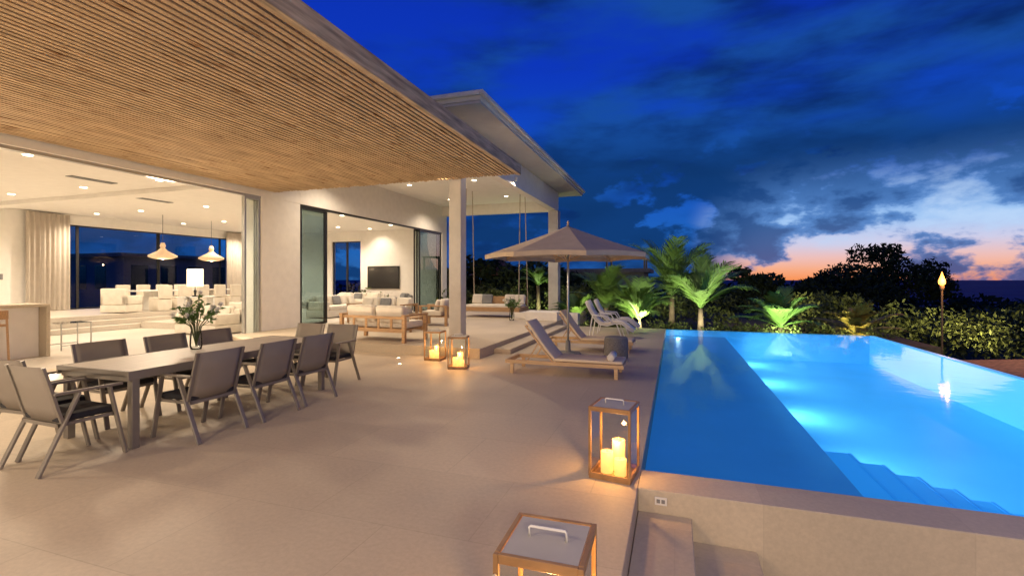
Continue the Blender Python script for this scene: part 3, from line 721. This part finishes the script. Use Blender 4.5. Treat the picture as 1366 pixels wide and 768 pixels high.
palm('palm_tree','low green palm beyond the pool edge',(3.25,17.5,-.3),22,1.45,.35,seed=5,group=G,up=(20,88))
palm('palm_tree','low yellowish palm beyond the pool edge',(5.3,17.6,-.3),22,1.2,.2,m='palmy',seed=6,group=G,up=(15,85))
palm('palm_tree','small potted style palm behind the terrace',(-6.3,22.6,-.3),20,1.2,1.6,seed=8,group=G)
palm('palm_tree','low palm in the planting beside the terrace',(-3.6,18.3,-.3),18,1.2,.4,seed=9,group=G)
def gl(p,t,pw,c,s=120): light('SPOT',p,pw,c,.05,target=t,spot=s,name='garden_or_fill_light')
gl((.9,16.7,-.1),(.8,18,1.6),330,(1,.94,.6)); gl((-1.1,16.5,.1),(-1.1,18,1.2),300,(1,.94,.6)); gl((3.2,16.55,-.1),(3.3,17.8,.9),260,(.92,1,.6))
gl((5.1,16.7,-.1),(5.3,17.8,.5),130,(1,.85,.45)); gl((-6.0,21.7,-.1),(-6.3,22.8,2),160,(.9,1,.5)); gl((-3.3,17.3,-.1),(-3.6,18.4,.6),120,(1,.92,.5))
gl((-1.5,15.2,2.4),(0,19,1.0),330,(1,.92,.65),100); gl((3.5,18.8,1.3),(5,24,.0),330,(1,.80,.42)); gl((8.0,17.9,.2),(10.5,23,.0),600,(1,.77,.4)); gl((-10,23,.5),(-8,28,2),260,(1,.8,.5)); gl((9,12,2.0),(14,21,-1),800,(1,.78,.45),140)
def tree(loc,h,r,label,per=260,seed=1,size=.22):
    rr=random.Random(seed); t=thing('tree',label,'tree',loc); mb=MB(); cl=[]
    mb.tube([(0,0,-.3),(.1,0,h*.3),(0,.1,h*.5)],[.22,.16,.12],8)
    for k in range(38):
        a=rr.uniform(0,6.28); q=math.sqrt(rr.random())*r; z=h*.4+rr.uniform(0,.55)*h*math.sqrt(max(0.05,1-(q/r)**2))
        c=(math.cos(a)*q,math.sin(a)*q,z); cl.append((c,(r*.24,r*.24,r*.18)))
        if k%4==0: mb.tube([(0,.05,h*.35),tuple(x*.5 for x in c[:2])+(h*.42,),c],[.09,.05,.02],5)
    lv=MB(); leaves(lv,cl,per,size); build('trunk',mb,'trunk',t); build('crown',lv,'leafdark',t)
tree((16,47,-2.9),7.6,4.9,'round crowned dark tree against the sunset sky')
tree((7.5,38,-2.6),4.6,3.2,'dark bushy tree beyond the garden',seed=4,per=180)
tree((3.5,33,-2.3),4.6,2.6,'dark bushy tree beyond the garden',seed=5,per=180)
tree((-8,30,-2.2),5.2,3.2,'dark tree behind the loggia',seed=7,per=200)
tree((-13,31,-2.2),5.6,3.0,'dark tree behind the loggia',seed=8,per=150)
lv=MB(); near=[]; far=[]
for k in range(560):
    x=R.uniform(5.9,38); y=R.uniform(10,46)
    if x<14.8 and y<18.2: continue
    if x<7.8 and y<20: continue
    d=-.3206*x+.9472*y
    if d<4: continue
    r=R.uniform(.35,.95)*(1+d/60); top=1.6-R.uniform(18 if R.random()<.12 else 30,72)*d/640 
    if top<gz_(x,y)+.4: top=gz_(x,y)+.8
    (near if d<17 else far).append(((x,y,top-r*.95),(r,r,r*.8)))
leaves(lv,near,330,.075); leaves(lv,far,150,.12)
cl=[]
for k in range(150):
    x=R.uniform(-15,8); y=R.uniform(20.5,32); r=R.uniform(.5,.9); py=R.uniform(390,415) if x>-3 else R.uniform(378,400)
    d=-.3206*x+.9472*y; cl.append(((x,y,1.6-(py-373)*d/640-r*.8),(r,r,r*.9)))
leaves(lv,cl,190,.10)
for k in range(60):
    x=R.uniform(-3.2,6.6); leaves(lv,[((x,R.uniform(17.2,19.5),-.28+R.uniform(0,.2)),(.35,.35,.28))],100,.06)
build('shrubs',lv,'leaf',kind='stuff')
lv=MB(); cl=[]
for k in range(280):
    ad=R.uniform(-60,52); a=math.radians(ad); d=R.uniform(50,110); x=math.sin(a)*d; y=math.cos(a)*d
    dd=-.3206*x+.9472*y; r=R.uniform(1.2,2.6); top=1.6-(R.uniform(4,16) if ad<13 else R.uniform(20,32))*dd/640
    cl.append(((x,y,top-r*.9),(r*1.4,r*1.4,r)))
leaves(lv,cl,120,.38)
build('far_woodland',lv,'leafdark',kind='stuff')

def neigh(loc,w_,d_,h_,label,pent=False,rz=0):
    n=thing('neighbouring_house',label,'house',loc,rz)
    build('wall',MB().box(-w_/2,w_/2,-d_/2,d_/2,-4,h_),'neigh',n); build('roof',MB().box(-w_/2-.4,w_/2+.4,-d_/2-.4,d_/2+.4,h_+.002,h_+.25),'roofm',n)
    for k in range(int(w_/2.2)):
        x=-w_/2+1.1+2.2*k; build('window',MB().box(x-.6,x+.6,-d_/2-.03,-d_/2-.005,h_-2.4,h_-.6),'tv',n)
    for k in range(int(d_/2.2)):
        y=-d_/2+1.1+2.2*k; build('window',MB().box(w_/2+.005,w_/2+.03,y-.6,y+.6,h_-2.4,h_-.6),'tv',n)
    if pent:
        mb=MB()
        for a in (0,2.6):
            for b in (-1.3,1.3): mb.box(a-.06+.6,a+.06+.6,b-.06,b+.06,h_+.25,h_+1.3)
        for k in range(8): mb.box(.4+k*.4,.46+k*.4,-1.6,1.6,h_+1.3,h_+1.4)
        build('roof_pergola',mb,'dark',n)
neigh((-5.2,36,0),6.5,6,2.1,'dark flat roofed house beyond the trees with roof pergola',True)
neigh((-42,30,0),8,12,3.3,'grey two storey house seen through the hall window')
def hut(loc):
    n=thing('garden_pavilion','small hipped roof pavilion behind the terrace','pavilion',loc)
    build('roof',MB().add([(-1.8,-1.8,0),(1.8,-1.8,0),(1.8,1.8,0),(-1.8,1.8,0),(0,0,1.1)],[(0,1,4),(1,2,4),(2,3,4),(3,0,4),(3,2,1,0)]),'thatch',n)
    for a in (-1.5,1.5):
        for b in (-1.5,1.5): build('post',MB().box(a-.08,a+.08,b-.08,b+.08,-4.2,-.002),'trunk',n)
hut((-11.6,32,1.9))
n=thing('pool_pavilion','brown roofed low pavilion beside the pool wall','pavilion',(0,0,0))
build('roof',MB().add([(6.7,12.4,-.75),(14,12.4,-.75),(14,17.0,-.75),(6.7,17.0,-.75),(8.6,14.8,-.25),(12.5,14.8,-.25)],[(0,1,5,4),(1,2,5),(2,3,4,5),(3,0,4),(3,2,1,0)]),'thatch',n)
for a in (7.1,13.7):
    for b in (12.8,16.7): build('post',MB().box(a-.07,a+.07,b-.07,b+.07,-2.2,-.77),'trunk',n)
light('SPOT',(6.4,11.5,1.2),60,(1,.7,.45),.1,target=(8.5,14.5,-.5),spot=100,name='garden_or_fill_light')  # fill spot added to brighten the pavilion roof, no fixture here
t=thing('garden_torch','tall garden torch with a burning flame','torch',(7.35,17.2,0))
build('pole',MB().tube([(0,0,-1.9),(0,0,1.28)],.026,8),'polem',t); build('oil_cup',MB().lathe([(.02,1.28),(.05,1.32),(.065,1.42),(.04,1.44)],14),'polem',t,smooth=True)
build('flame',MB().lathe([(0,1.42),(.08,1.48),(.085,1.56),(.04,1.70),(0,1.84)],12),'flame',t,smooth=True)
light('POINT',(0,-.3,1.6),60,(1,.45,.12),.01,parent=t)
